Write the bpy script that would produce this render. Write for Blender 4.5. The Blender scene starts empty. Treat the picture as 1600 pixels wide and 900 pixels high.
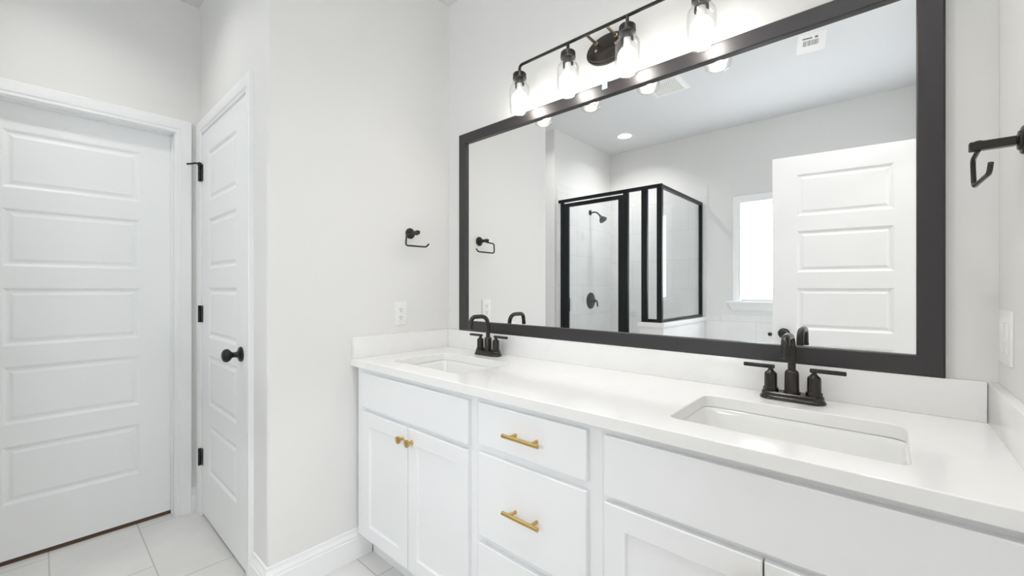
import bpy, bmesh, math
from mathutils import Vector, Matrix

# ------------------------------------------------------------------ camera, light, exposure
S = bpy.context.scene
C = S.collection
PI = math.pi

cam_data = bpy.data.cameras.new('camera')
cam = bpy.data.objects.new('camera', cam_data)
C.objects.link(cam)
cam.location = (0.0, 0.0, 1.22)
cam.rotation_euler = (math.radians(90), 0, math.radians(41.592))
cam_data.sensor_width = 36.0
cam_data.lens = 36.0 * 656.83 / 1600.0
cam_data.clip_start = 0.02
S.camera = cam

S.view_settings.view_transform = 'Standard'
S.view_settings.look = 'None'
S.view_settings.gamma = 1.0
S.view_settings.use_curve_mapping = False
S.view_settings.exposure = 0.20

world = bpy.data.worlds.new('daylight')
S.world = world
world.use_nodes = True
world.node_tree.nodes['Background'].inputs[0].default_value = (0.80, 0.90, 1.0, 1)
world.node_tree.nodes['Background'].inputs[1].default_value = 1.0

BULB = 30.0        # radiance of the four vanity bulbs
CAN_SHOWER = 370.0  # radiance of the ceiling lights: the shower's own, then the added fill
FILL_VANITY = 215.0
FILL_ENTRY = 230.0
FILL_HALL = 168.0
FILL_BEDROOM = 130.0
WINDOW = 7.2       # frosted window lit by the day
cy = S.cycles
cy.use_denoising = True
cy.max_bounces = 14
cy.diffuse_bounces = 9
cy.glossy_bounces = 8
cy.transmission_bounces = 8
cy.transparent_max_bounces = 24
cy.sample_clamp_indirect = 6.0
cy.caustics_reflective = True
cy.caustics_refractive = False


# ------------------------------------------------------------------ materials
def mat(name, col, rough=0.5, metal=0.0, spec=0.5, coat=0.0):
    m = bpy.data.materials.new(name)
    m.use_nodes = True
    b = m.node_tree.nodes['Principled BSDF']
    b.inputs['Base Color'].default_value = (*col, 1)
    b.inputs['Roughness'].default_value = rough
    b.inputs['Metallic'].default_value = metal
    b.inputs['Specular IOR Level'].default_value = spec
    b.inputs['Coat Weight'].default_value = coat
    return m


def nodes(m):
    return m.node_tree.nodes, m.node_tree.links, m.node_tree.nodes['Principled BSDF']


def paint(name, col, rough, bump=0.03, scale=180.0):
    m = mat(name, col, rough)
    n, l, b = nodes(m)
    tc = n.new('ShaderNodeTexCoord')
    no = n.new('ShaderNodeTexNoise')
    no.inputs['Scale'].default_value = scale
    no.inputs['Detail'].default_value = 3
    bp = n.new('ShaderNodeBump')
    bp.inputs['Strength'].default_value = bump
    bp.inputs['Distance'].default_value = 0.002
    l.new(tc.outputs['Object'], no.inputs['Vector'])
    l.new(no.outputs['Fac'], bp.inputs['Height'])
    l.new(bp.outputs['Normal'], b.inputs['Normal'])
    return m


def tiles(name, c1, c2, grout, rough, bw, rh, origin, axes, offset, mortar):
    """stone tile: axes picks which two object axes run along and up the courses"""
    m = mat(name, c1, rough)
    n, l, b = nodes(m)
    tc = n.new('ShaderNodeTexCoord')
    sp = n.new('ShaderNodeSeparateXYZ')
    cb = n.new('ShaderNodeCombineXYZ')
    mp = n.new('ShaderNodeMapping')
    l.new(tc.outputs['Object'], sp.inputs[0])
    l.new(sp.outputs[axes[0]], cb.inputs[0])
    l.new(sp.outputs[axes[1]], cb.inputs[1])
    l.new(cb.outputs[0], mp.inputs['Vector'])
    mp.inputs['Location'].default_value = (-origin[0], -origin[1], 0)
    br = n.new('ShaderNodeTexBrick')
    br.offset = offset
    br.offset_frequency = 2
    br.inputs['Color1'].default_value = (*c1, 1)
    br.inputs['Color2'].default_value = (*c2, 1)
    br.inputs['Mortar'].default_value = (*grout, 1)
    br.inputs['Scale'].default_value = 1.0
    br.inputs['Mortar Size'].default_value = mortar
    br.inputs['Mortar Smooth'].default_value = 0.1
    br.inputs['Brick Width'].default_value = bw
    br.inputs['Row Height'].default_value = rh
    l.new(mp.outputs[0], br.inputs['Vector'])
    no = n.new('ShaderNodeTexNoise')
    no.inputs['Scale'].default_value = 5.0
    no.inputs['Detail'].default_value = 8
    no.inputs['Roughness'].default_value = 0.62
    l.new(tc.outputs['Object'], no.inputs['Vector'])
    rp = n.new('ShaderNodeMapRange')
    rp.inputs['To Min'].default_value = 0.90
    rp.inputs['To Max'].default_value = 1.10
    l.new(no.outputs['Fac'], rp.inputs['Value'])
    mx = n.new('ShaderNodeMixRGB')
    mx.blend_type = 'MULTIPLY'
    mx.inputs[0].default_value = 1
    l.new(br.outputs['Color'], mx.inputs[1])
    l.new(rp.outputs[0], mx.inputs[2])
    l.new(mx.outputs[0], b.inputs['Base Color'])
    bp = n.new('ShaderNodeBump')
    bp.inputs['Strength'].default_value = 0.25
    bp.inputs['Distance'].default_value = 0.002
    bp.invert = True
    l.new(br.outputs['Fac'], bp.inputs['Height'])
    l.new(bp.outputs['Normal'], b.inputs['Normal'])
    return m


def quartz():
    m = mat('white quartz', (0.87, 0.865, 0.85), 0.16)
    n, l, b = nodes(m)
    tc = n.new('ShaderNodeTexCoord')
    no = n.new('ShaderNodeTexNoise')
    no.inputs['Scale'].default_value = 2.6
    no.inputs['Detail'].default_value = 9
    no.inputs['Distortion'].default_value = 1.3
    cr = n.new('ShaderNodeValToRGB')
    e = cr.color_ramp.elements
    e[0].position = 0.47
    e[0].color = (0.875, 0.87, 0.86, 1)
    e[1].position = 0.53
    e[1].color = (0.875, 0.87, 0.86, 1)
    k = cr.color_ramp.elements.new(0.5)
    k.color = (0.86, 0.855, 0.845, 1)
    l.new(tc.outputs['Object'], no.inputs['Vector'])
    l.new(no.outputs['Fac'], cr.inputs[0])
    l.new(cr.outputs[0], b.inputs['Base Color'])
    return m


def clear_glass(name, tint, edge=0.75, base=0.05):
    """thin clear glass: transparent with a reflection that grows at grazing angles"""
    m = bpy.data.materials.new(name)
    m.use_nodes = True
    n, l = m.node_tree.nodes, m.node_tree.links
    n.remove(n['Principled BSDF'])
    tr = n.new('ShaderNodeBsdfTransparent')
    tr.inputs[0].default_value = (*tint, 1)
    gl = n.new('ShaderNodeBsdfGlossy')
    gl.inputs['Roughness'].default_value = 0.02
    lw = n.new('ShaderNodeLayerWeight')
    lw.inputs['Blend'].default_value = 0.5
    pw = n.new('ShaderNodeMath')
    pw.operation = 'POWER'
    pw.inputs[1].default_value = 4.0
    ml = n.new('ShaderNodeMath')
    ml.operation = 'MULTIPLY_ADD'
    ml.inputs[1].default_value = edge
    ml.inputs[2].default_value = base
    mx = n.new('ShaderNodeMixShader')
    l.new(lw.outputs['Facing'], pw.inputs[0])
    l.new(pw.outputs[0], ml.inputs[0])
    l.new(ml.outputs[0], mx.inputs[0])
    l.new(tr.outputs[0], mx.inputs[1])
    l.new(gl.outputs[0], mx.inputs[2])
    l.new(mx.outputs[0], n['Material Output'].inputs[0])
    return m


def emit(name, col, strength):
    m = bpy.data.materials.new(name)
    m.use_nodes = True
    n, l = m.node_tree.nodes, m.node_tree.links
    n.remove(n['Principled BSDF'])
    em = n.new('ShaderNodeEmission')
    em.inputs[0].default_value = (*col, 1)
    em.inputs[1].default_value = strength
    l.new(em.outputs[0], n['Material Output'].inputs[0])
    return m


M_WALL = paint('warm white wall paint', (0.805, 0.80, 0.785), 0.75)
M_CEIL = paint('white ceiling paint', (0.73, 0.735, 0.74), 0.85)
M_TRIM = mat('white trim paint', (0.91, 0.915, 0.92), 0.35)
M_DOOR = mat('white door paint', (0.91, 0.918, 0.922), 0.38)
M_CAB = mat('white cabinet paint', (0.87, 0.875, 0.885), 0.35)
M_INNER = mat('cabinet interior board', (0.55, 0.54, 0.52), 0.6)
M_FLOOR = tiles('grey floor tile', (0.72, 0.715, 0.70), (0.74, 0.735, 0.72), (0.49, 0.485, 0.47), 0.32,
                0.61, 0.307, (-2.40, 0.338 - 0.307 * 20), ('X', 'Y'), 0.70, 0.0028)
M_TILE_X = tiles('pale wall tile along x', (0.83, 0.83, 0.825), (0.85, 0.85, 0.845), (0.66, 0.65, 0.63), 0.2,
                 0.61, 0.305, (-1.20, -0.013 - 0.305 * 4), ('X', 'Z'), 0.5, 0.0016)
M_TILE_Y = tiles('pale wall tile along y', (0.83, 0.83, 0.825), (0.85, 0.85, 0.845), (0.66, 0.65, 0.63), 0.2,
                 0.61, 0.305, (-1.45, 0.027 - 0.305 * 4), ('Y', 'Z'), 0.5, 0.0016)
M_QUARTZ = quartz()
M_CERAMIC = mat('white glazed ceramic', (0.86, 0.86, 0.845), 0.08, coat=0.3)
M_BLACK = mat('matte black metal', (0.010, 0.010, 0.011), 0.32, spec=0.4)
M_BRONZE = mat('dark bronze metal', (0.018, 0.014, 0.0115), 0.25, spec=0.5)
M_FRAME = mat('black brown mirror frame', (0.019, 0.016, 0.017), 0.42, spec=0.7)
M_SHFRAME = mat('black shower frame', (0.006, 0.007, 0.009), 0.4, spec=0.3)
M_GOLD = mat('brushed gold', (0.62, 0.43, 0.16), 0.32, metal=1.0)
M_LAMPLIT = mat('lamplit metal', (0.40, 0.33, 0.22), 0.35, metal=1.0)  # glow of the lamps on the arms put into the metal colour; screws share it
M_WOOD = mat('brown threshold wood', (0.10, 0.052, 0.02), 0.5)
M_PLASTIC = mat('white plastic', (0.86, 0.86, 0.85), 0.3)
M_SLOT = mat('dark slot', (0.05, 0.05, 0.05), 0.6)
M_GREYINK = mat('grey print', (0.22, 0.23, 0.25), 0.7)
M_DARKINK = mat('dark print', (0.06, 0.07, 0.07), 0.7)
M_PAPER = mat('white paper', (0.87, 0.88, 0.88), 0.6)
M_TAPE = mat('pale blue tape', (0.36, 0.52, 0.90), 0.6)
M_MIRROR = mat('mirror silver', (0.955, 0.96, 0.96), 0.0, metal=1.0)
M_PANE = clear_glass('clear shower glass', (0.975, 0.985, 0.985))
M_JAR = clear_glass('clear jar glass', (0.995, 0.995, 0.993), 0.7, 0.05)
M_BULB = emit('lit bulb', (1.0, 0.95, 0.89), BULB)
_n, _l = M_BULB.node_tree.nodes, M_BULB.node_tree.links      # globe emission shaped: strong underside, dim sides, so the wall behind burns out less
_g = _n.new('ShaderNodeNewGeometry')
_s = _n.new('ShaderNodeSeparateXYZ')
_r = _n.new('ShaderNodeMapRange')
_r.inputs['From Min'].default_value = 0.25
_r.inputs['From Max'].default_value = -1.0
_r.inputs['To Min'].default_value = BULB * 0.22
_r.inputs['To Max'].default_value = BULB * 2.2
_l.new(_g.outputs['Normal'], _s.inputs[0])
_l.new(_s.outputs['Z'], _r.inputs['Value'])
_l.new(_r.outputs[0], [q for q in _n if q.type == 'EMISSION'][0].inputs[1])
M_FROST = emit('frosted daylight pane', (0.90, 0.95, 1.0), WINDOW)


# ------------------------------------------------------------------ object helpers
ORIGIN = {}


def world_of(o):
    return ORIGIN.get(o.name, Vector((0, 0, 0)))


def thing(name, label, cat, loc=(0, 0, 0), group=None):
    o = bpy.data.objects.new(name, None)
    C.objects.link(o)
    o.empty_display_size = 0.05
    o.location = loc
    ORIGIN[o.name] = Vector(loc)
    return tag(o, label, cat, group)


def tag(o, label, cat, group=None):
    o['label'] = label
    o['category'] = cat
    if group:
        o['group'] = group
    return o


def obj(name, bm, m, parent=None, smooth=True, label=None, bevel=None, angle=35):
    """links a bmesh, given in room coordinates, as one mesh object"""
    bmesh.ops.recalc_face_normals(bm, faces=bm.faces[:])
    off = world_of(parent) if parent else Vector((0, 0, 0))
    if off.length:
        bmesh.ops.translate(bm, verts=bm.verts[:], vec=-off)
    me = bpy.data.meshes.new(name)
    bm.to_mesh(me)
    bm.free()
    me.materials.append(m)
    o = bpy.data.objects.new(name, me)
    C.objects.link(o)
    if parent:
        o.parent = parent
    ORIGIN[o.name] = off.copy()
    if smooth:
        for p in me.polygons:
            p.use_smooth = True
        me.set_sharp_from_angle(angle=math.radians(angle))
    if bevel:
        md = o.modifiers.new('edge', 'BEVEL')
        md.width = bevel
        md.segments = 2
        md.limit_method = 'ANGLE'
        md.angle_limit = math.radians(50)
        md.harden_normals = True
    if label:
        o['label'] = label
    return o


def struct(name, bm, m, parent=None, label=None, cat=None, **k):
    o = obj(name, bm, m, parent, **k)
    if not parent:
        o['kind'] = 'structure'
        if label:
            tag(o, label, cat or name.split('_')[0])
    return o


def B():
    return bmesh.new()


def box(bm, x0, x1, y0, y1, z0, z1):
    v = [bm.verts.new((x, y, z)) for x in (x0, x1) for y in (y0, y1) for z in (z0, z1)]
    for f in ((0, 1, 3, 2), (4, 6, 7, 5), (0, 4, 5, 1), (2, 3, 7, 6), (0, 2, 6, 4), (1, 5, 7, 3)):
        bm.faces.new([v[i] for i in f])
    return bm


def bevelled(bm, w=0.003, seg=2):
    bmesh.ops.bevel(bm, geom=bm.edges[:], offset=w, segments=seg, profile=0.6, affect='EDGES')
    return bm


def rings(bm, loops, cap0=True, cap1=True):
    """skins a list of equally long closed loops"""
    vs = [[bm.verts.new(p) for p in lp] for lp in loops]
    n = len(vs[0])
    for a, b in zip(vs, vs[1:]):
        for i in range(n):
            bm.faces.new((a[i], a[(i + 1) % n], b[(i + 1) % n], b[i]))
    if cap0:
        bm.faces.new(vs[0][::-1])
    if cap1:
        bm.faces.new(vs[-1])
    return bm


def basis(axis):
    a = Vector(axis).normalized()
    t = Vector((0, 0, 1)) if abs(a.z) < 0.9 else Vector((1, 0, 0))
    u = a.cross(t).normalized()
    return a, u, a.cross(u).normalized()


def lathe(bm, base, axis, prof, n=28, cap0=True, cap1=True):
    """prof: (distance along axis, radius)"""
    a, u, w = basis(axis)
    base = Vector(base)
    lps = [[base + a * d + (u * math.cos(2 * PI * i / n) + w * math.sin(2 * PI * i / n)) * max(r, 1e-4)
            for i in range(n)] for d, r in prof]
    return rings(bm, lps, cap0, cap1)


def fillet(pts, r, seg=7):
    """rounds the corners of a polyline"""
    pts = [Vector(p) for p in pts]
    out = [pts[0]]
    for p, q, s in zip(pts, pts[1:], pts[2:]):
        a, b = (p - q), (s - q)
        rr = min(r, a.length * 0.49, b.length * 0.49)
        a.normalize()
        b.normalize()
        e0, e1 = q + a * rr, q + b * rr
        for i in range(seg + 1):
            t = i / seg
            out.append(e0 * (1 - t) ** 2 + q * 2 * t * (1 - t) + e1 * t * t)
    out.append(pts[-1])
    return out


def tube(bm, pts, r, n=14):
    pts = [Vector(p) for p in pts]
    a, u, w = basis(pts[1] - pts[0])
    lps = []
    for i, p in enumerate(pts):
        d = (pts[min(i + 1, len(pts) - 1)] - pts[max(i - 1, 0)]).normalized()
        u = (u - d * u.dot(d)).normalized()
        w = d.cross(u)
        lps.append([p + (u * math.cos(2 * PI * k / n) + w * math.sin(2 * PI * k / n)) * r for k in range(n)])
    return rings(bm, lps)


def rrect(cx, cy, hx, hy, r, z, seg=6):
    """rounded rectangle loop in a horizontal plane"""
    out = []
    for sx, sy, a0 in ((1, 1, 0), (-1, 1, 90), (-1, -1, 180), (1, -1, 270)):
        for i in range(seg + 1):
            t = math.radians(a0 + 90 * i / seg)
            out.append(Vector((cx + sx * (hx - r) + r * math.cos(t), cy + sy * (hy - r) + r * math.sin(t), z)))
    return out


def panel_slab(bm, O, U, N, w, h, t, rects, prof, chamfer=0.0):
    """slab standing on O along U, its front facing N, with sunk panels; rects (x0,x1,z0,z1) share columns"""
    O, U, N = Vector(O), Vector(U).normalized(), Vector(N).normalized()
    Zv = Vector((0, 0, 1))
    P = lambda a, b, c: O + U * a + Zv * b + N * c
    ch = chamfer
    xs = sorted({ch, w - ch} | {r[0] for r in rects} | {r[1] for r in rects})
    zs = sorted({ch, h - ch} | {r[2] for r in rects} | {r[3] for r in rects})
    g = {(i, j): bm.verts.new(P(x, z, 0)) for i, x in enumerate(xs) for j, z in enumerate(zs)}
    holes = {(xs.index(r[0]), zs.index(r[2])): r for r in rects}
    for i in range(len(xs) - 1):
        for j in range(len(zs) - 1):
            ring = [g[i, j], g[i + 1, j], g[i + 1, j + 1], g[i, j + 1]]
            if (i, j) in holes:
                x0, x1, z0, z1 = holes[i, j]
                for ins, dep in prof:
                    nx = [bm.verts.new(P(*q, dep)) for q in ((x0 + ins, z0 + ins), (x1 - ins, z0 + ins),
                                                             (x1 - ins, z1 - ins), (x0 + ins, z1 - ins))]
                    for k in range(4):
                        bm.faces.new((ring[k], ring[(k + 1) % 4], nx[(k + 1) % 4], nx[k]))
                    ring = nx
            bm.faces.new(ring)
    nx_, nz_ = len(xs) - 1, len(zs) - 1
    rim = [g[i, 0] for i in range(nx_ + 1)] + [g[nx_, j] for j in range(1, nz_ + 1)] + \
          [g[i, nz_] for i in range(nx_ - 1, -1, -1)] + [g[0, j] for j in range(nz_ - 1, 0, -1)]

    def grown(v, c):
        d = v.co - O
        a, b = d.dot(U), d.z
        a = 0 if abs(a - ch) < 1e-6 else (w if abs(a - (w - ch)) < 1e-6 else a)
        b = 0 if abs(b - ch) < 1e-6 else (h if abs(b - (h - ch)) < 1e-6 else b)
        return bm.verts.new(P(a, b, c))
    last = rim
    for c in ([-ch * 0.7, -t] if ch else [-t]):
        new = [grown(v, c) for v in rim]
        for k in range(len(rim)):
            bm.faces.new((last[k], last[(k + 1) % len(rim)], new[(k + 1) % len(rim)], new[k]))
        last = new
    bm.faces.new(last[::-1])
    return bm


def sweep_open(bm, O, U, N, a0, a1, b1, prof, b0=0.0):
    """door casing round the opening a0..a1, b0..b1; prof: closed list of (outward, out of the wall)"""
    O, U, N = Vector(O), Vector(U).normalized(), Vector(N).normalized()
    Zv = Vector((0, 0, 1))
    P = lambda a, b, c: O + U * a + Zv * b + N * c
    lps = []
    for kind in range(4):
        lp = []
        for o, c in prof:
            a = a0 - o if kind < 2 else a1 + o
            b = b0 if kind in (0, 3) else b1 + o
            lp.append(P(a, b, c))
        lps.append(lp)
    return rings(bm, lps)


def sweep_closed(bm, O, U, N, a0, a1, b0, b1, prof):
    """picture frame round a0..a1, b0..b1 with mitred corners"""
    O, U, N = Vector(O), Vector(U).normalized(), Vector(N).normalized()
    Zv = Vector((0, 0, 1))
    P = lambda a, b, c: O + U * a + Zv * b + N * c
    lps = []
    for sa, sb in ((0, 0), (1, 0), (1, 1), (0, 1)):
        lps.append([bm.verts.new(P(a1 + o if sa else a0 - o, b1 + o if sb else b0 - o, c)) for o, c in prof])
    n = len(prof)
    for k in range(4):
        p, q = lps[k], lps[(k + 1) % 4]
        for i in range(n):
            bm.faces.new((p[i], p[(i + 1) % n], q[(i + 1) % n], q[i]))
    return bm


BASE_PROF = [(0, 0), (0.016, 0), (0.016, 0.092), (0.012, 0.095), (0.012, 0.100), (0.0135, 0.103), (0.0095, 0.112), (0.0065, 0.120), (0.0065, 0.132), (0.005, 0.134), (0, 0.134)]


def base_run(bm, p0, p1, nrm, m0=0.0, m1=0.0):
    """skirting from p0 to p1; m0/m1 = +1 lengthens the end by its own thickness (outside corner), -1 shortens"""
    p0, p1, nrm = Vector((*p0, 0)), Vector((*p1, 0)), Vector((*nrm, 0))
    d = (p1 - p0).normalized()
    lps = [[p0 - d * m0 * o + nrm * o + Vector((0, 0, z)) for o, z in BASE_PROF],
           [p1 + d * m1 * o + nrm * o + Vector((0, 0, z)) for o, z in BASE_PROF]]
    return rings(bm, lps)


def dup(root, loc, rotz=0.0, label=None):
    r = root.copy()
    C.objects.link(r)
    r.location = loc
    r.rotation_euler = (0, 0, rotz)
    if label:
        r['label'] = label
    for ch in list(root.children):
        c = ch.copy()
        C.objects.link(c)
        c.parent = r
        for g in list(ch.children):
            d = g.copy()
            C.objects.link(d)
            d.parent = c
    return r


# ------------------------------------------------------------------ the room
H = 2.765
XL, XR, YV, YB = -1.795, 0.20, 1.496, -1.45      # outlet wall, right wall, vanity wall, back wall
XD, YC, XS, YH = -2.835, 0.59, -2.40, -0.35      # far door wall, closet wall, shower side wall, hall wall
T = 0.10

struct('floor', box(B(), XD - 0.12, XR + 2.6, YB - T, YV + T, -0.08, 0), M_FLOOR, smooth=False)
CANS = [(-1.978, -0.975, 1.0), (-0.62, 0.70, 1.0), (-0.02, 0.20, 1.0), (-2.27, 0.05, 1.0), (1.50, 0.10, 2.5)]
b = B()
edges = []
for lp in [[Vector(p) for p in ((XD - 0.12, YB - T, H), (XR + 2.6, YB - T, H), (XR + 2.6, YV + T, H), (XD - 0.12, YV + T, H))]] + \
        [[Vector((x + 0.066 * k * math.cos(2 * PI * i / 32), y + 0.066 * k * math.sin(2 * PI * i / 32), H)) for i in range(32)] for x, y, k in CANS]:
    vs = [b.verts.new(p) for p in lp]
    edges += [b.edges.new((vs[i], vs[(i + 1) % len(vs)])) for i in range(len(vs))]
bmesh.ops.triangle_fill(b, use_beauty=True, use_dissolve=False, edges=edges)
ext = bmesh.ops.extrude_face_region(b, geom=b.faces[:])
bmesh.ops.translate(b, verts=[e for e in ext['geom'] if isinstance(e, bmesh.types.BMVert)], vec=(0, 0, 0.09))
struct('ceiling', b, M_CEIL, smooth=False)

struct('wall_vanity', box(B(), XL - T, XR + T, YV, YV + T, 0, H), M_WALL, smooth=False)

b = B()      # outlet wall: its free corner is rounded
r = 0.012
lp = [(XL, YV), (XL - T, YV), (XL - T, YC)] + \
     [(XL - r + r * math.sin(a), YC + r - r * math.cos(a)) for a in [math.radians(15 * i) for i in range(7)]]
rings(b, [[Vector((x, y, z)) for x, y in lp] for z in (0, H)])
struct('wall_left', b, M_WALL)

CO0, CO1, COZ = -2.742, -2.022, 2.042       # closet opening
b = B()
box(b, XD, CO0, YC, YC + T, 0, H)
box(b, CO1, XL - T, YC, YC + T, 0, H)
box(b, CO0, CO1, YC, YC + T, COZ, H)
struct('wall_closet', b, M_WALL, smooth=False)

D10, D11, D1Z = -0.238, 0.482, 2.046        # opening of the far door
b = B()
box(b, XD - T, XD, YH - T, D10, 0, H)
box(b, XD - T, XD, D11, YC + T, 0, H)
box(b, XD - T, XD, D10, D11, D1Z, H)
struct('wall_far_left', b, M_WALL, smooth=False)

struct('wall_hall', box(B(), XD, XS, YH - T, YH, 0, H), M_WALL, smooth=False)
struct('wall_shower', box(B(), XS - T, XS, YB - T, YH - T, 0, H), M_WALL, smooth=False)

WX0, WX1, WZ0, WZ1 = -1.03, -0.13, 1.095, 2.03   # window opening
b = B()
box(b, XS, WX0, YB - T, YB, 0, H)
box(b, WX1, XR + T, YB - T, YB, 0, H)
box(b, WX0, WX1, YB - T, YB, 0, WZ0)
box(b, WX0, WX1, YB - T, YB, WZ1, H)
struct('wall_back', b, M_WALL, smooth=False)

D30, D31, D3Z = -0.228, 0.492, 2.046        # entry doorway in the right wall
b = B()
box(b, XR, XR + T, YB, D30, 0, H)
box(b, XR, XR + T, D31, YV, 0, H)
box(b, XR, XR + T, D30, D31, D3Z, H)
struct('wall_right', b, M_WALL, smooth=False)

# the bedroom the entry opens from
b = B()
box(b, XR + T, XR + 2.6, YB - T, YB, 0, H)
box(b, XR + T, XR + 2.6, YV, YV + T, 0, H)
box(b, XR + 2.6, XR + 2.7, YB - T, YV + T, 0, H)
struct('wall_bedroom', b, M_WALL, smooth=False)

# wall tile
struct('wall_shower_tile', box(B(), XS, XS + 0.012, YB, -0.395, 0, 2.24), M_TILE_Y, smooth=False)
struct('wall_back_tile', box(B(), XS + 0.012, -1.327, YB, YB + 0.012, 0, 2.234), M_TILE_X, smooth=False)
struct('wall_tub_tile', box(B(), -1.327, XR, YB, YB + 0.010, 0, 0.965), M_TILE_X, smooth=False)

# skirting
b = base_run(B(), (XL, YC), (XL, 1.029), (1, 0), 1, 0)
struct('baseboard_left', b, M_TRIM, angle=18)
struct('baseboard_closet', base_run(B(), (-1.944, YC), (XL, YC), (0, -1), 0, 1), M_TRIM, angle=18)
struct('baseboard_far_left', base_run(B(), (XD, 0.552), (XD, YC), (1, 0)), M_TRIM)
b = base_run(B(), (XD, YH), (XS, YH), (0, 1), 0, 1)
struct('baseboard_hall', b, M_TRIM)
struct('baseboard_right', base_run(B(), (XR, 0.57), (XR, 0.95), (-1, 0)), M_TRIM)

# ------------------------------------------------------------------ doors
CASE = [(0.006, 0), (0.006, 0.009), (0.010, 0.011), (0.016, 0.0085), (0.021, 0.0085), (0.027, 0.013),
        (0.040, 0.0155), (0.060, 0.0185), (0.068, 0.0185), (0.072, 0.015), (0.072, 0)]
DOOR_PROF = [(0.005, -0.002), (0.013, -0.0065), (0.021, -0.0065), (0.034, -0.0025)]


def door_rects(w, stile=0.128):
    return [(stile, w - stile, c - 0.129 - 0.018, c + 0.129 - 0.018) for c in (0.388, 0.743, 1.091, 1.445, 1.795)]


def knob_bm(bm, base, axis):
    return lathe(bm, base, axis, [(0, 0.032), (0.004, 0.033), (0.009, 0.029), (0.013, 0.016), (0.022, 0.0115), (0.032, 0.011),
                                  (0.038, 0.015), (0.043, 0.022), (0.050, 0.0275), (0.058, 0.0285), (0.066, 0.0245),
                                  (0.071, 0.016), (0.073, 0.004)], 32)


# door_1: the closed far door
d1 = struct('door_1', panel_slab(B(), (-2.897, D10 + 0.003, 0.018), (0, 1, 0), (1, 0, 0), 0.714, 2.024, 0.035,
                                 door_rects(0.714), DOOR_PROF), M_DOOR,
            label='closed white five-panel door on the far left', cat='door', smooth=False)
b = B()
knob_bm(b, (-2.897, D10 + 0.065, 0.93), (1, 0, 0))
obj('door_knob', b, M_BLACK, d1, label='round black knob')
struct('trim_1', sweep_open(B(), (XD, 0, 0), (0, 1, 0), (1, 0, 0), D10, D11, D1Z, CASE), M_TRIM,
       label='white casing round the closed door on the far left', cat='trim')
b = B()     # jamb and stop lining the opening
box(b, XD - T, XD + 0.001, D10 - 0.006, D10, 0, D1Z)
box(b, XD - T, XD + 0.001, D11 - 0.0005, D11 + 0.006, 0, D1Z)
box(b, XD - T, XD + 0.001, D10, D11, D1Z - 0.0005, D1Z + 0.006)
box(b, -2.895, -2.880, D10, D10 + 0.010, 0, D1Z)
box(b, -2.895, -2.880, D11 - 0.006, D11, 0, D1Z)
box(b, -2.895, -2.880, D10, D11, D1Z - 0.005, D1Z)
struct('trim_2', b, M_TRIM, smooth=False, label='white jamb lining the closed far left doorway', cat='trim')
o = obj('threshold', bevelled(box(B(), -2.945, -2.893, D10 + 0.001, D11 - 0.001, 0, 0.009), 0.002), M_WOOD)
tag(o, 'thin brown wooden threshold strip under the closed far left door', 'threshold')

# door_2: the closet door with black hinges and knob
d2 = struct('door_2', panel_slab(B(), (CO0 + 0.004, 0.583, 0.02), (1, 0, 0), (0, -1, 0), 0.712, 2.016, 0.035,
                                 door_rects(0.712), DOOR_PROF), M_DOOR,
            label='narrow white closet door with black knob and black hinges', cat='door', smooth=False)
b = B()
knob_bm(b, (-2.082, 0.583, 0.934), (0, -1, 0))
obj('door_knob', b, M_BLACK, d2, label='round black knob')


def hinge(zc):
    b = B()
    lathe(b, (CO0 + 0.001, 0.572, zc - 0.045), (0, 0, 1), [(0, 0.0075), (0.028, 0.0075), (0.029, 0.0068), (0.030, 0.0075), (0.060, 0.0075),
                                                          (0.061, 0.0068), (0.062, 0.0075), (0.090, 0.0075)], 14)
    box(b, CO0 + 0.004, CO0 + 0.024, 0.5805, 0.5838, zc - 0.044, zc + 0.044)
    return obj('hinge', b, M_BLACK, d2, label='black butt hinge')


h1 = hinge(1.835)
hinge(1.082)
hinge(0.318)
b = B()
tube(b, fillet([(CO0 + 0.001, 0.572, 1.884), (CO0 - 0.006, 0.555, 1.886), (-2.768, 0.545, 1.884), (-2.793, 0.528, 1.884)], 0.01, 4), 0.005, 10)
lathe(b, (CO0 + 0.001, 0.572, 1.872), (0, 0, 1), [(0, 0.009), (0.018, 0.009), (0.020, 0.006)], 14)
obj('hinge_stop', b, M_BLACK, h1, label='black hinge-pin door stop')
struct('trim_3', sweep_open(B(), (0, YC, 0), (1, 0, 0), (0, -1, 0), CO0, CO1, COZ, CASE), M_TRIM,
       label='white casing round the closet door', cat='trim')
b = B()
box(b, CO0 - 0.006, CO0 + 0.0005, YC - 0.001, YC + T, 0, COZ)
box(b, CO1 - 0.0005, CO1 + 0.006, YC - 0.001, YC + T, 0, COZ)
box(b, CO0, CO1, YC - 0.001, YC + T, COZ - 0.0005, COZ + 0.006)
box(b, CO0, CO1, YC + 0.07, YC + T, 0, COZ)
struct('trim_4', b, M_TRIM, smooth=False, label='white jamb behind the closet door', cat='trim')

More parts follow.
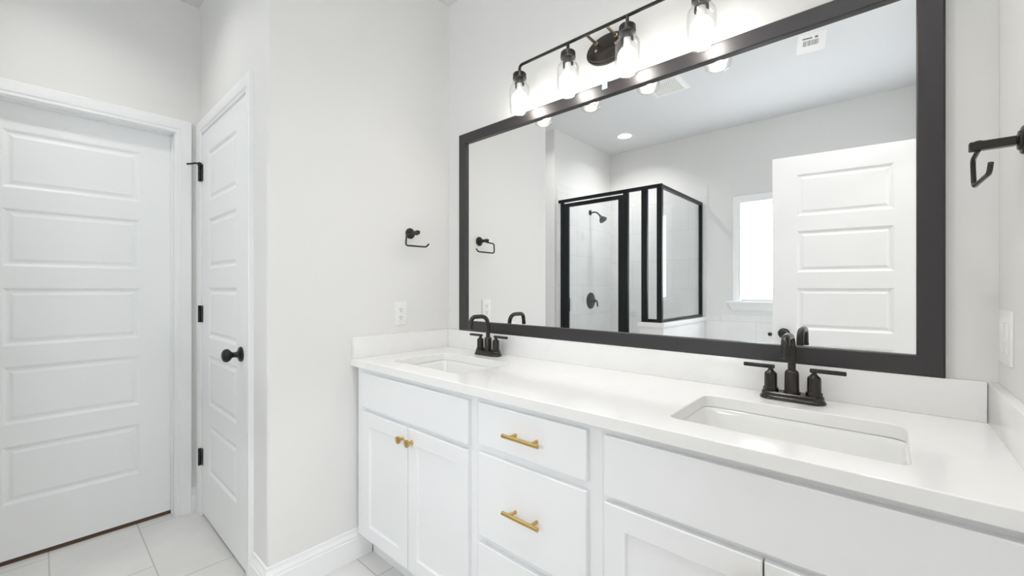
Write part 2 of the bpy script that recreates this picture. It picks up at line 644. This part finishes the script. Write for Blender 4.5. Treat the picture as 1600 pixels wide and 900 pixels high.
# door_3: the entry door standing open behind the viewer, seen in the mirror
hx, hy, fx, fy = 0.165, -0.226, -0.538, -0.135
U3 = Vector((hx - fx, hy - fy, 0)).normalized()
N3 = Vector((-U3.y, U3.x, 0))
N3 = N3 if N3.y > 0 else -N3
d3 = struct('door_3', panel_slab(B(), (fx, fy, 0.018), U3, N3, 0.709, 2.022, 0.035,
                                 door_rects(0.709), DOOR_PROF), M_DOOR,
            label='open white five-panel door seen in the mirror', cat='door', smooth=False)
b = B()
knob_bm(b, Vector((fx, fy, 0.934)) + U3 * 0.062, N3)
obj('door_knob', b, M_BLACK, d3, label='round black knob')
for zc in (1.835, 1.082, 0.318):
    b = B()
    lathe(b, Vector((hx, hy, zc - 0.045)) + U3 * 0.014 - N3 * 0.026, (0, 0, 1), [(0, 0.0075), (0.09, 0.0075)], 12)
    obj('hinge', b, M_BLACK, d3, label='black butt hinge')
struct('trim_5', sweep_open(B(), (XR, 0, 0), (0, 1, 0), (-1, 0, 0), D30, D31, D3Z, CASE), M_TRIM,
       label='white casing round the entry doorway', cat='trim')
b = B()
box(b, XR - 0.001, XR + T, D30 - 0.006, D30 + 0.0005, 0, D3Z)
box(b, XR - 0.001, XR + T, D31 - 0.0005, D31 + 0.006, 0, D3Z)
box(b, XR - 0.001, XR + T, D30, D31, D3Z - 0.0005, D3Z + 0.006)
struct('trim_6', b, M_TRIM, smooth=False, label='white jamb of the entry doorway', cat='trim')

# ------------------------------------------------------------------ window
w1 = struct('window_1', box(B(), WX0 + 0.02, WX1 - 0.02, YB - 0.066, YB - 0.060, WZ0 + 0.02, WZ1 - 0.02), M_FROST,
            label='frosted window pane in white frame, seen in the mirror', cat='window', smooth=False)
obj('window_frame', sweep_closed(B(), (0, YB, 0), (1, 0, 0), (0, 1, 0), WX0 + 0.03, WX1 - 0.03, WZ0 + 0.028, WZ1 - 0.034,
                                 [(0, -0.075), (0, -0.040), (0.006, -0.036), (0.016, -0.030), (0.034, -0.028), (0.034, -0.075)]), M_TRIM, w1)
obj('window_casing', sweep_open(B(), (0, YB, 0), (1, 0, 0), (0, 1, 0), WX0, WX1, WZ1, [(o - 0.010, c) for o, c in CASE], WZ0), M_TRIM, w1)
b = B()
box(b, -1.145, -0.015, YB - 0.05, YB + 0.045, WZ0 - 0.020, WZ0)
bevelled(b, 0.004)
obj('window_sill', b, M_TRIM, w1)
b = B()
lps = []
for x0, x1, y, z in ((-1.130, -0.03, 0.0, 1.0755), (-1.130, -0.03, 0.034, 1.0755), (-1.115, -0.045, 0.020, 1.045),
                     (-1.105, -0.055, 0.012, 1.012), (-1.103, -0.057, 0.0, 1.008)):
    lps.append([Vector((x0, YB, z)), Vector((x1, YB, z)), Vector((x1, YB + y + 1e-4, z)), Vector((x0, YB + y + 1e-4, z))])
rings(b, lps[1:])
obj('window_apron', b, M_TRIM, w1)

# ------------------------------------------------------------------ vanity cabinets
YF, YFR = 0.9575, 0.9385                     # face frame, face of doors and drawers
SHAKER = [(0.0015, -0.0015), (0.004, -0.0075), (0.0045, -0.0085)]


def cabinet(name, x0, x1, label, group, rails, stiles):
    """box on a set-back toe kick; face frame bars from stiles (x0,x1) and rails (x0,x1,z0,z1)"""
    t = thing(name, label, 'cabinet', ((x0 + x1) / 2, 1.2, 0), group)
    b = B()
    box(b, x0 + 0.001, x0 + 0.017, YF + 0.019, 1.474, 0.116, 0.866)
    box(b, x1 - 0.017, x1 - 0.001, YF + 0.019, 1.474, 0.116, 0.866)
    box(b, x0 + 0.017, x1 - 0.017, YF + 0.019, 1.474, 0.116, 0.132)
    box(b, x0 + 0.017, x1 - 0.017, 1.462, 1.474, 0.132, 0.866)
    obj('carcass', b, M_CAB, t, smooth=False)
    b = B()
    for a, c in stiles:
        box(b, a, c, YF, YF + 0.019, 0.116, 0.866)
    for a, c, z0, z1 in rails:
        box(b, a, c, YF, YF + 0.019, z0, z1)
    obj('face_frame', b, M_CAB, t, smooth=False)
    obj('toe_kick', box(B(), x0 + 0.001, x1 - 0.001, 1.031, 1.047, 0, 0.116), M_CAB, t, smooth=False)
    return t


def front(parent, name, x0, x1, z0, z1, shaker=False):
    b = B()
    rects = [(0.056, x1 - x0 - 0.056, 0.056, z1 - z0 - 0.056)] if shaker else []
    panel_slab(b, (x0, YFR, z0), (1, 0, 0), (0, -1, 0), x1 - x0, z1 - z0, 0.019, rects, SHAKER, 0.0025)
    return obj(name, b, M_CAB, parent, smooth=False)


def cab_knob(parent, x, z):
    b = B()
    lathe(b, (x, YFR, z), (0, -1, 0), [(0, 0.008), (0.002, 0.008), (0.004, 0.006), (0.012, 0.0055), (0.016, 0.009), (0.020, 0.0135),
                                       (0.024, 0.0148), (0.0275, 0.0142), (0.029, 0.011), (0.0292, 0.002)], 28)
    return obj('knob', b, M_GOLD, parent, label='round gold knob')


def cab_pull(parent, xc, z):
    b = B()
    lathe(b, (xc - 0.0675, YFR - 0.030, z), (1, 0, 0), [(0, 0.005), (0.001, 0.006), (0.134, 0.006), (0.135, 0.005)], 18)
    for s in (-0.040, 0.040):
        lathe(b, (xc + s, YFR, z), (0, -1, 0), [(0, 0.0055), (0.002, 0.005), (0.028, 0.005)], 16)
    return obj('pull', b, M_GOLD, parent, label='gold bar pull')


xa, xb, xc_ = -1.776, -1.001, -0.539
ca = cabinet('sink_cabinet', xa, xb, 'white two-door sink cabinet under left basin with two round gold knobs', 'white vanity cabinets',
             [(-1.70, -1.03, 0.840, 0.866), (-1.70, -1.03, 0.675, 0.705), (-1.70, -1.03, 0.116, 0.150)],
             [(xa, -1.70), (-1.03, xb - 0.0006)])
front(ca, 'false_front', -1.708, -1.028, 0.702, 0.850)
p = front(ca, 'door', -1.708, -1.3705, 0.140, 0.684, True)
cab_knob(p, -1.396, 0.637)
p = front(ca, 'door', -1.3665, -1.028, 0.140, 0.684, True)
cab_knob(p, -1.339, 0.637)

cb_ = cabinet('drawer_cabinet', xb, xc_, 'white three-drawer middle cabinet with gold bar pulls', 'white vanity cabinets',
              [(-0.97, -0.582, 0.840, 0.866), (-0.97, -0.582, 0.692, 0.720), (-0.97, -0.582, 0.400, 0.425), (-0.97, -0.582, 0.116, 0.150)],
              [(xb, -0.97), (-0.582, xc_ - 0.0006)])
for z0, z1, zp in ((0.719, 0.852, 0.784), (0.428, 0.694, 0.556), (0.140, 0.404, 0.27)):
    p = front(cb_, 'drawer', -0.978, -0.577, z0, z1)
    cab_pull(p, -0.779, zp)

cc = cabinet('sink_cabinet', xc_, 0.197, 'white two-door sink cabinet under right basin, beside the right wall', 'white vanity cabinets',
             [(-0.517, 0.160, 0.840, 0.866), (-0.517, 0.160, 0.675, 0.705), (-0.517, 0.160, 0.116, 0.150)],
             [(xc_, -0.517), (0.160, 0.197)])
front(cc, 'false_front', -0.526, 0.170, 0.702, 0.852)
p = front(cc, 'door', -0.526, -0.180, 0.140, 0.686, True)
cab_knob(p, -0.208, 0.628)
p = front(cc, 'door', -0.176, 0.170, 0.140, 0.686, True)
cab_knob(p, -0.148, 0.628)

# ------------------------------------------------------------------ worktop, basins
SINKS = [(-1.392, 1.174), (-0.182, 1.174)]
SHX, SHY = 0.218, 0.146
top = thing('vanity_worktop', 'long white quartz worktop with two undermount basins', 'worktop', (-0.80, 1.2, 0.868))
b = B()
ZT, ZU = 0.903, 0.870
outer = [Vector(p) for p in ((XL + 0.0005, 0.931, ZT), (XR - 0.0005, 0.931, ZT), (XR - 0.0005, YV - 0.0005, ZT), (XL + 0.0005, YV - 0.0005, ZT))]
edges = []
for lp in [outer] + [rrect(x, y, SHX, SHY, 0.028, ZT) for x, y in SINKS]:
    vs = [b.verts.new(p) for p in lp]
    edges += [b.edges.new((vs[i], vs[(i + 1) % len(vs)])) for i in range(len(vs))]
res = bmesh.ops.triangle_fill(b, use_beauty=True, use_dissolve=False, edges=edges)
ext = bmesh.ops.extrude_face_region(b, geom=b.faces[:])
bmesh.ops.translate(b, verts=[e for e in ext['geom'] if isinstance(e, bmesh.types.BMVert)], vec=(0, 0, ZU - ZT))
obj('slab', b, M_QUARTZ, top, bevel=0.003)
obj('backsplash', bevelled(box(B(), XL + 0.0205, XR - 0.0205, 1.476, YV - 0.0005, ZT, 0.998), 0.0025), M_QUARTZ, top)
obj('side_splash', bevelled(box(B(), XL + 0.0005, XL + 0.020, 0.935, YV - 0.0005, ZT, 0.998), 0.0025), M_QUARTZ, top)
obj('side_splash', bevelled(box(B(), XR - 0.020, XR - 0.0005, 0.935, YV - 0.0005, ZT, 0.998), 0.0025), M_QUARTZ, top)


def basin(x, y, label):
    t = thing('sink', label, 'sink', (x, y, 0.72), 'undermount basins')
    b = B()
    L = [(SHX + 0.022, SHY + 0.022, 0.040, 0.8695), (SHX + 0.003, SHY + 0.003, 0.030, 0.8695), (SHX, SHY, 0.030, 0.866), (SHX - 0.003, SHY - 0.003, 0.030, 0.855),
         (SHX - 0.010, SHY - 0.010, 0.032, 0.80), (SHX - 0.016, SHY - 0.016, 0.036, 0.762), (SHX - 0.022, SHY - 0.022, 0.040, 0.748),
         (SHX - 0.034, SHY - 0.034, 0.045, 0.739), (SHX - 0.055, SHY - 0.055, 0.045, 0.736), (0.03, 0.03, 0.0295, 0.732)]
    O = [(0.04, 0.04, 0.039, 0.722), (SHX - 0.045, SHY - 0.045, 0.045, 0.726), (SHX - 0.012, SHY - 0.012, 0.045, 0.744),
         (SHX + 0.001, SHY + 0.001, 0.04, 0.80), (SHX + 0.010, SHY + 0.010, 0.04, 0.855), (SHX + 0.022, SHY + 0.022, 0.040, 0.860)]
    rings(b, [rrect(x, y, hx_, hy_, r_, z_) for hx_, hy_, r_, z_ in L])
    rings(b, [rrect(x, y, hx_, hy_, r_, z_) for hx_, hy_, r_, z_ in O], True, False)
    # rim edge joining the inside and the outside
    rings(b, [rrect(x, y, SHX + 0.022, SHY + 0.022, 0.040, 0.860), rrect(x, y, SHX + 0.022, SHY + 0.022, 0.040, 0.8695)], False, False)
    # the flange must stay open above the bowl
    big = max((f for f in b.faces if len(f.verts) > 4 and abs(f.normal.z) >= 0 and f.calc_center_median().z > 0.86), key=lambda f: f.calc_area(), default=None)
    if big:
        b.faces.remove(big)
    obj('bowl', b, M_CERAMIC, t, angle=50)
    b = B()
    lathe(b, (x, y, 0.7325), (0, 0, 1), [(0, 0.027), (0.003, 0.027), (0.004, 0.022), (0.0035, 0.020)], 28)
    obj('drain', b, M_BLACK, t, label='black drain')
    return t


basin(*SINKS[0], 'white undermount basin in the worktop, left of the two, beside the left wall')
basin(*SINKS[1], 'white rectangular undermount basin in the worktop, right of the two')

# ------------------------------------------------------------------ taps
FX, FY, FZ = -0.197, 1.412, ZT + 0.0005
tap = thing('faucet', 'matte black two-lever faucet behind the right basin', 'faucet', (FX, FY, FZ), 'black faucets')


def stad(hx, hy, z):
    n = 10
    return [Vector((FX + sx * (hx - hy) + hy * math.cos(math.radians(a0 + 180 * i / n)), FY + hy * math.sin(math.radians(a0 + 180 * i / n)), FZ + z))
            for sx, a0 in ((1, -90), (-1, 90)) for i in range(n + 1)]


b = B()
rings(b, [stad(0.079, 0.030, 0), stad(0.079, 0.030, 0.004), stad(0.076, 0.027, 0.0085), stad(0.0745, 0.0255, 0.010), stad(0.0745, 0.0255, 0.018), stad(0.072, 0.023, 0.021)])
obj('base_plate', b, M_BRONZE, tap)
for s in (-1, 1):
    b = B()
    x = FX + s * 0.0515
    lathe(b, (x, FY, FZ + 0.0205), (0, 0, 1), [(0, 0.0195), (0.009, 0.0195), (0.011, 0.0165), (0.046, 0.0160), (0.050, 0.0155), (0.056, 0.0095), (0.060, 0.0065), (0.064, 0.0060), (0.066, 0.0085), (0.071, 0.0085)], 28)
    v = obj('valve_body', b, M_BRONZE, tap)
    b = B()
    bx0, bx1 = (x - 0.010, x + 0.070) if s > 0 else (x - 0.070, x + 0.010)
    box(b, bx0, bx1, FY - 0.0065, FY + 0.0065, FZ + 0.084, FZ + 0.0945)
    bevelled(b, 0.0025)
    obj('lever', b, M_BRONZE, v)
b = B()
lathe(b, (FX, FY, FZ + 0.0205), (0, 0, 1), [(0, 0.0205), (0.005, 0.0205), (0.006, 0.0180), (0.055, 0.0175), (0.060, 0.0160), (0.064, 0.0125), (0.065, 0.0100)], 30)
obj('spout_base', b, M_BRONZE, tap)
b = B()
tube(b, fillet([(FX, FY, FZ + 0.084), (FX, FY, FZ + 0.184), (FX, FY - 0.106, FZ + 0.184), (FX, FY - 0.112, FZ + 0.134)], 0.05, 10), 0.0098, 18)
lathe(b, (FX, FY - 0.1118, FZ + 0.136), (0, -0.1, -1), [(0, 0.0105), (0.006, 0.0105), (0.0065, 0.008)], 18)
obj('spout', b, M_BRONZE, tap, angle=50)
dup(tap, (-1.405, FY, FZ), 0, 'matte black two-lever faucet behind the left basin')

# ------------------------------------------------------------------ mirror and what sticks to it
MX0, MX1, MZ0, MZ1 = -1.634, 0.0595, 1.0495, 1.9735     # visible glass, at the frame's face
mir = thing('wall_mirror', 'wide black-framed mirror above the vanity', 'mirror', (-0.79, YV, 1.0))
obj('frame', sweep_closed(B(), (0, YV, 0), (1, 0, 0), (0, -1, 0), MX0, MX1, MZ0, MZ1,
                          [(0, 0.0015), (0, 0.020), (0.0025, 0.022), (0.047, 0.022), (0.0515, 0.019), (0.0515, 0.0015)]), M_FRAME, mir, angle=20)
obj('glass', box(B(), MX0 - 0.02, MX1 + 0.02, YV - 0.008, YV - 0.002, MZ0 - 0.02, MZ1 + 0.02), M_MIRROR, mir, smooth=False)

GY = YV - 0.008
st = thing('barcode_sticker', 'small white barcode sticker at the top right of the mirror glass', 'sticker', (-0.160, GY, 1.932))
R4 = Matrix.Rotation(math.radians(4.5), 4, 'Y')


def on_sticker(bm, x0, x1, z0, z1, d0, d1):
    n0 = len(bm.verts)
    box(bm, x0, x1, -d1, -d0, z0, z1)
    bm.verts.ensure_lookup_table()
    for v in bm.verts[n0:]:
        v.co = R4 @ v.co + Vector((-0.160, GY, 1.932))


b = B()
on_sticker(b, -0.034, 0.034, -0.028, 0.028, 0.0001, 0.0005)
obj('paper', b, M_PAPER, st, smooth=False)
b = B()
x = -0.020
for wd, gap in ((2, 1), (1, 1), (3, 2), (1, 1), (1, 2), (2, 1), (3, 1), (1, 2), (2, 1), (1, 1), (2, 2), (3, 1), (1, 1), (2, 1), (1, 2), (1, 1)):
    on_sticker(b, x, x + wd * 0.0008, -0.008, 0.007, 0.0005, 0.0007)
    x += (wd + gap) * 0.0008
obj('barcode', b, M_GREYINK, st, smooth=False)
b = B()
x = -0.022
for wd in (2.2, 2.0, 2.4, 1.6, 2.2, 2.0, 2.4, 1.8, 2.2):        # a printed line too small to read
    on_sticker(b, x, x + wd * 0.001, 0.0115, 0.0155, 0.0005, 0.0007)
    x += wd * 0.001 + 0.0005
for x in (0.008, 0.0115):
    on_sticker(b, x, x + 0.003, 0.011, 0.0165, 0.0005, 0.0007)
obj('printed_line', b, M_DARKINK, st, smooth=False)

b = B()
YFm = YV - 0.022
tp = [(YFm - 0.0004, 2.000), (YFm - 0.0004, 2.0258), (YV - 0.0195, 2.0275), (YV - 0.0006, 2.0275), (YV - 0.0006, 2.046)]
outs = []
for x in (-0.8335, -0.8105):
    outs.append([Vector((x, y, z)) for y, z in tp] + [Vector((x, y - 0.0006, z + 0.0006)) for y, z in tp[::-1]])
rings(b, outs)
o = obj('masking_tape', b, M_TAPE, smooth=False)
tag(o, 'small strip of pale blue masking tape on the top rail of the mirror frame', 'tape')

# ------------------------------------------------------------------ vanity light
YL, XC = 1.401, -0.818
vl = thing('vanity_light', 'four-lamp black vanity light with clear glass jars above the mirror', 'light', (XC, YV, 2.16))
b = B()


def oval(hx_, hz_, y):
    return [Vector((XC + hx_ * math.cos(2 * PI * i / 48), y, 2.163 + hz_ * math.sin(2 * PI * i / 48))) for i in range(48)]


rings(b, [oval(0.094, 0.058, YV - 0.0005), oval(0.094, 0.058, YV - 0.010), oval(0.091, 0.055, YV - 0.014), oval(0.087, 0.051, YV - 0.015), oval(0.085, 0.049, YV - 0.021), oval(0.081, 0.046, YV - 0.023)])
bp_ = obj('backplate', b, M_BRONZE, vl)
for s in (-1, 1):
    b = B()
    lathe(b, (XC + s * 0.043, YV - 0.022, 2.163 - 0.010 * 0), (0, -1, 0), [(0, 0.006), (0.002, 0.005), (0.004, 0.002)], 12)
    obj('screw', b, M_LAMPLIT, bp_)
    b = B()
    lathe(b, (XC + s * 0.043, YV - 0.020, 2.1925), (0, -1, 0.03), [(0, 0.008), (0.004, 0.008), (0.005, 0.0055), (0.072, 0.0055)], 16)
    obj('arm', b, M_LAMPLIT, vl, label='short metal arm')
LX = [XC - 0.381, XC - 0.127, XC + 0.127, XC + 0.381]
b = B()
tube(b, fillet([(LX[0], YL, 2.160), (LX[0], YL, 2.196), (LX[3], YL, 2.196), (LX[3], YL, 2.160)], 0.03, 8), 0.0062, 16)
obj('bar', b, M_BRONZE, vl)
JAR = [(0.000, 0.0285), (0.010, 0.0285), (0.012, 0.0310), (0.016, 0.0310), (0.019, 0.0300), (0.024, 0.0330), (0.034, 0.0410), (0.044, 0.0440),
       (0.128, 0.0440), (0.138, 0.0432), (0.146, 0.0405), (0.149, 0.0370)]
for i, x in enumerate(LX):
    b = B()
    if i in (1, 2):
        lathe(b, (x, YL, 2.158), (0, 0, 1), [(0, 0.0062), (0.036, 0.0062)], 14)
    lathe(b, (x, YL, 2.165), (0, 0, -1), [(0, 0.008), (0.001, 0.016), (0.004, 0.026), (0.008, 0.0295), (0.0285, 0.0300), (0.0295, 0.0285)], 32)
    lathe(b, (x, YL, 2.137), (0, 0, -1), [(0, 0.0125), (0.014, 0.0125), (0.0145, 0.0210), (0.0215, 0.0215), (0.022, 0.0150)], 24)
    for s in (-1, 1):
        box(b, x + s * 0.0195 - 0.002, x + s * 0.0195 + 0.002, YL - 0.004, YL + 0.004, 2.101, 2.117)
    hd = obj('lamp_head', b, M_BRONZE, vl)
    b = B()
    a0 = (x, YL, 2.137)
    lathe(b, a0, (0, 0, -1), JAR + [(d, r_ - 0.003) for d, r_ in JAR[::-1]], 36, False, False)
    n = 36
    obj('glass_jar', b, M_JAR, hd, label='clear glass jar shade', angle=60)
    b = B()
    lathe(b, (x, YL, 2.0800), (0, 0, -1), [(0, 0.0165), (0.004, 0.0205), (0.010, 0.0268), (0.018, 0.0315), (0.0275, 0.0338), (0.0400, 0.0332), (0.0520, 0.028), (0.0610, 0.019), (0.0660, 0.009), (0.0675, 0.001)], 28)
    obj('bulb', b, M_BULB, hd, label='lit round white bulb', angle=80)
    b = B()
    lathe(b, (x, YL, 2.1155), (0, 0, -1), [(0, 0.0125), (0.016, 0.0130), (0.024, 0.0145), (0.0355, 0.0163)], 28)
    obj('bulb_base', b, M_PLASTIC, hd, label='white bulb neck')

# ------------------------------------------------------------------ downlights and vent
def downlight(x, y, label, strength, r=1.0):
    t = thing('ceiling_downlight', label, 'light', (x, y, H), 'recessed ceiling lights')
    b = B()
    # white ring under the ceiling, baffle going up into it, closed by a cap above the lens
    lathe(b, (x, y, H), (0, 0, 1), [(q[0], q[1] * r) for q in ((-0.0005, 0.066), (-0.0005, 0.088), (-0.003, 0.087), (-0.006, 0.080), (-0.006, 0.068),
                                                               (0.000, 0.064), (0.062, 0.0625), (0.066, 0.062))] + [(0.080, 0.062 * r)], 40, False, True)
    obj('trim_ring', b, M_TRIM, t)
    b = B()
    lathe(b, (x, y, H + 0.056), (0, 0, 1), [(0, 0.0618 * r), (0.004, 0.0618 * r)], 36)
    obj('lens', b, emit('lit downlight', (1.0, 0.985, 0.965), strength), t, label='glowing round lens')


downlight(-1.978, -0.975, 'small round glowing ceiling downlight above the shower, seen in the mirror', CAN_SHOWER)
downlight(-0.62, 0.70, 'small round added fill downlight in front of the vanity', FILL_VANITY)  # added out of the mirror's view to brighten the vanity side
downlight(-0.02, 0.20, 'small round added fill downlight just inside the entry doorway', FILL_ENTRY)  # another added fill lamp, kept above what the mirror shows
downlight(-2.27, 0.05, 'small round added fill downlight between the closet and the closed door', FILL_HALL)  # added to lift the two closed doors and the hall floor
downlight(1.50, 0.10, 'large round added fill light in the room beyond the entry doorway', FILL_BEDROOM, 2.5)  # unseen lamp added to send fill through the doorway

vt = thing('ceiling_vent', 'square white exhaust vent on the ceiling, seen in the mirror', 'vent', (-1.25, -0.20, H))
b = B()
ox, oy, hw = -1.25, -0.20, 0.138
lps = []
for k, z in ((1.0, 0), (1.0, -0.006), (0.96, -0.014), (0.80, -0.020), (0.74, -0.020), (0.72, -0.013)):
    lps.append([Vector((ox + sx * hw * k, oy + sy * hw * k, H + z)) for sx, sy in ((-1, -1), (1, -1), (1, 1), (-1, 1))])
rings(b, lps)
obj('cover', b, M_PLASTIC, vt, smooth=False)
b = B()
for i in range(9):
    y = oy - 0.088 + i * 0.022
    box(b, ox - 0.095, ox + 0.095, y - 0.005, y + 0.005, H - 0.019, H - 0.012)
obj('grille', b, M_PLASTIC, vt, smooth=False)

# ------------------------------------------------------------------ shower
YS = -0.41
XSI = XS + 0.012
o = struct('trim_7', bevelled(box(B(), XSI, -1.549, YS - 0.06, YS + 0.05, 0, 0.10), 0.004), M_CERAMIC,
           label='white shower curb under the glass door', cat='trim')
kw = struct('wall_knee', box(B(), -1.549, -1.346, YB + 0.012, YS + 0.022, 0, 0.895), M_TILE_Y, smooth=False)
struct('trim_8', bevelled(box(B(), -1.562, -1.334, YB + 0.012, YS + 0.036, 0.895, 0.935), 0.004), M_CERAMIC,
       label='white cap on the low shower wall', cat='trim')

sh = thing('shower_enclosure', 'black-framed glass shower enclosure in the corner, seen in the mirror', 'shower', (-1.9, YS, 0.10))
F0, F1 = YS - 0.016, YS + 0.016


def bar(name, x0, x1, z0, z1, y0=F0, y1=F1, parent=None):
    return obj(name, bevelled(box(B(), x0, x1, y0, y1, z0, z1), 0.002, 1), M_SHFRAME, parent or sh, smooth=False)


bar('header', XSI + 0.001, -1.36, 2.047, 2.075)
bar('wall_jamb', XSI + 0.025, -2.333, 0.10, 2.047)
bar('post', -1.704, -1.659, 0.10, 2.047)
bar('post', -1.537, -1.487, 0.936, 2.047)
bar('corner_post', -1.404, -1.360, 0.936, 2.047)
bar('sill_rail', -1.487, -1.404, 0.936, 0.962)
bar('bottom_rail', -2.333, -1.549, 0.10, 0.125)
bar('side_top_rail', -1.398, -1.366, 2.047, 2.075, YB + 0.013, F0)
bar('side_bottom_rail', -1.398, -1.366, 0.936, 0.958, YB + 0.013, F0)
bar('back_post', -1.398, -1.366, 0.958, 2.047, YB + 0.013, YB + 0.040)
bar('side_edge', -1.398, -1.366, 0.958, 2.047, F0 - 0.004, F0 - 0.0005)
obj('glass_panel', box(B(), -1.660, -1.548, YS - 0.003, YS + 0.003, 0.12, 2.05), M_PANE, sh, smooth=False, label='narrow clear pane')
obj('glass_panel', box(B(), -1.490, -1.400, YS - 0.003, YS + 0.003, 0.95, 2.05), M_PANE, sh, smooth=False, label='narrow clear pane above the low wall')
obj('glass_panel', box(B(), -1.385, -1.379, YB + 0.03, F0 - 0.003, 0.95, 2.05), M_PANE, sh, smooth=False, label='clear side pane')
dd = obj('door', sweep_closed(B(), (0, YS, 0), (1, 0, 0), (0, 1, 0), -2.273, -1.750, 0.19, 1.998,
                              [(0, -0.012), (0, 0.012), (0.034, 0.012), (0.034, -0.012)]), M_SHFRAME, sh, smooth=False)
b = B()
box(b, -2.331, -2.307, YS - 0.012, YS + 0.012, 0.156, 2.032)
box(b, -1.7165, -1.7045, YS - 0.012, YS + 0.012, 0.156, 2.032)
obj('door_stile', b, M_SHFRAME, dd, smooth=False)
obj('door_glass', box(B(), -2.28, -1.745, YS - 0.003, YS + 0.003, 0.18, 2.005), M_PANE, dd, smooth=False)
b = B()
bevelled(box(b, -2.269, -2.250, YS + 0.012, YS + 0.030, 0.995, 1.125), 0.003)
obj('handle', b, M_BLACK, dd)

sd = thing('showerhead_fixture', 'black shower head on the tiled shower wall, seen in the mirror', 'shower head', (XSI, -0.99, 2.03))
b = B()
lathe(b, (XSI, -0.99, 2.035), (1, 0, 0), [(0, 0.030), (0.004, 0.030), (0.010, 0.018), (0.012, 0.012)], 28)
obj('flange', b, M_BLACK, sd)
b = B()
tube(b, fillet([(XSI + 0.010, -0.99, 2.035), (XSI + 0.075, -0.99, 2.035), (XSI + 0.125, -0.99, 1.985)], 0.05, 8), 0.0085, 14)
obj('arm', b, M_BLACK, sd)
b = B()
lathe(b, (XSI + 0.118, -0.99, 1.992), (0.60, 0, -0.80), [(0, 0.011), (0.012, 0.013), (0.020, 0.012), (0.026, 0.020), (0.045, 0.034), (0.066, 0.043), (0.072, 0.043), (0.075, 0.038)], 30)
obj('head', b, M_BLACK, sd)
sv = thing('shower_valve', 'round black shower valve with lever on the tiled wall, seen in the mirror', 'shower valve', (XSI, -1.0, 1.083))
b = B()
lathe(b, (XSI, -1.0, 1.083), (1, 0, 0), [(0, 0.088), (0.004, 0.088), (0.008, 0.080), (0.010, 0.030), (0.030, 0.024), (0.050, 0.022), (0.060, 0.016)], 40)
obj('escutcheon', b, M_BLACK, sv)
b = B()
tube(b, fillet([(XSI + 0.050, -1.0, 1.083), (XSI + 0.078, -1.0, 1.083), (XSI + 0.086, -1.0, 1.020)], 0.012, 5), 0.008, 12)
obj('lever', b, M_BLACK, sv)
b = B()
lathe(b, (-0.782, YB + 0.010, 0.80), (0, 1, 0), [(0, 0.017), (0.006, 0.017), (0.010, 0.012), (0.022, 0.012), (0.024, 0.009)], 24)
o = obj('tub_spout_fitting', b, M_BLACK)
tag(o, 'tiny round black fitting on the tiled wall under the window, seen in the mirror', 'fitting')

# ------------------------------------------------------------------ towel holders, outlet, switch
tr = thing('towel_ring', 'black open towel ring on the left wall above the outlet', 'towel ring', (XL, 1.246, 1.495), 'black open towel rings')
b = B()
lathe(b, (XL, 1.246, 1.495), (1, 0, 0), [(0, 0.027), (0.004, 0.027), (0.006, 0.025), (0.007, 0.019), (0.010, 0.018), (0.011, 0.0125)], 32)
obj('rose', b, M_BRONZE, tr)
b = B()
box(b, XL + 0.012, XL + 0.074, 1.246 - 0.0085, 1.246 + 0.0085, 1.4865, 1.5035)
bevelled(b, 0.0012, 1)
lathe(b, (XL + 0.061, 1.246, 1.502), (0, 0, 1), [(0, 0.006), (0.003, 0.006), (0.004, 0.004)], 14)
obj('post', b, M_BRONZE, tr)
b = B()
RX = XL + 0.062
tube(b, fillet([(RX, 1.250, 1.486), (RX, 1.226, 1.484), (RX, 1.184, 1.482), (RX - 0.002, 1.180, 1.426), (RX - 0.008, 1.306, 1.428), (RX - 0.008, 1.322, 1.444)], 0.014, 6), 0.0042, 12)
obj('ring', b, M_BRONZE, tr)
dup(tr, (XR, 1.243, 1.502), PI, 'black open towel ring on the right wall beside the mirror')

ol = thing('wall_outlet', 'white duplex outlet on the left wall above the worktop', 'outlet', (XL, 1.19, 1.094))
obj('cover_plate', bevelled(box(B(), XL, XL + 0.006, 1.155, 1.225, 1.037, 1.151), 0.002), M_PLASTIC, ol)
for z in (1.075, 1.113):
    b = B()
    lp = [Vector((XL, 1.19 + max(-0.0145, min(0.0145, 0.0175 * math.cos(t))) * 1.0, z + 0.0145 * math.sin(t))) for t in [2 * PI * i / 28 for i in range(28)]]
    rings(b, [[p_ + Vector((0.005, 0, 0)) for p_ in lp], [p_ + Vector((0.0078, 0, 0)) for p_ in lp]])
    rc = obj('receptacle', b, M_PLASTIC, ol)
    b = B()
    for s, hh in ((-0.0062, 0.0045), (0.0062, 0.0036)):
        box(b, XL + 0.0076, XL + 0.0081, 1.19 + s - 0.0011, 1.19 + s + 0.0011, z + 0.002 - hh, z + 0.002 + hh)
    lathe(b, (XL + 0.0076, 1.19, z - 0.0085), (1, 0, 0), [(0, 0.0026), (0.0005, 0.0026)], 12)
    obj('slots', b, M_SLOT, rc)
b = B()
lathe(b, (XL + 0.0058, 1.19, 1.094), (1, 0, 0), [(0, 0.003), (0.001, 0.003), (0.0015, 0.002)], 14)
obj('screw', b, M_PLASTIC, ol)

sw = thing('light_switch', 'white double switch plate on the right wall above the worktop', 'switch', (XR, 1.40, 1.112))
obj('cover_plate', bevelled(box(B(), XR - 0.006, XR, 1.342, 1.460, 1.054, 1.170), 0.002), M_PLASTIC, sw)
for y in (1.378, 1.424):
    obj('rocker', bevelled(box(B(), XR - 0.009, XR - 0.005, y - 0.0165, y + 0.0165, 1.079, 1.145), 0.0015), M_PLASTIC, sw)
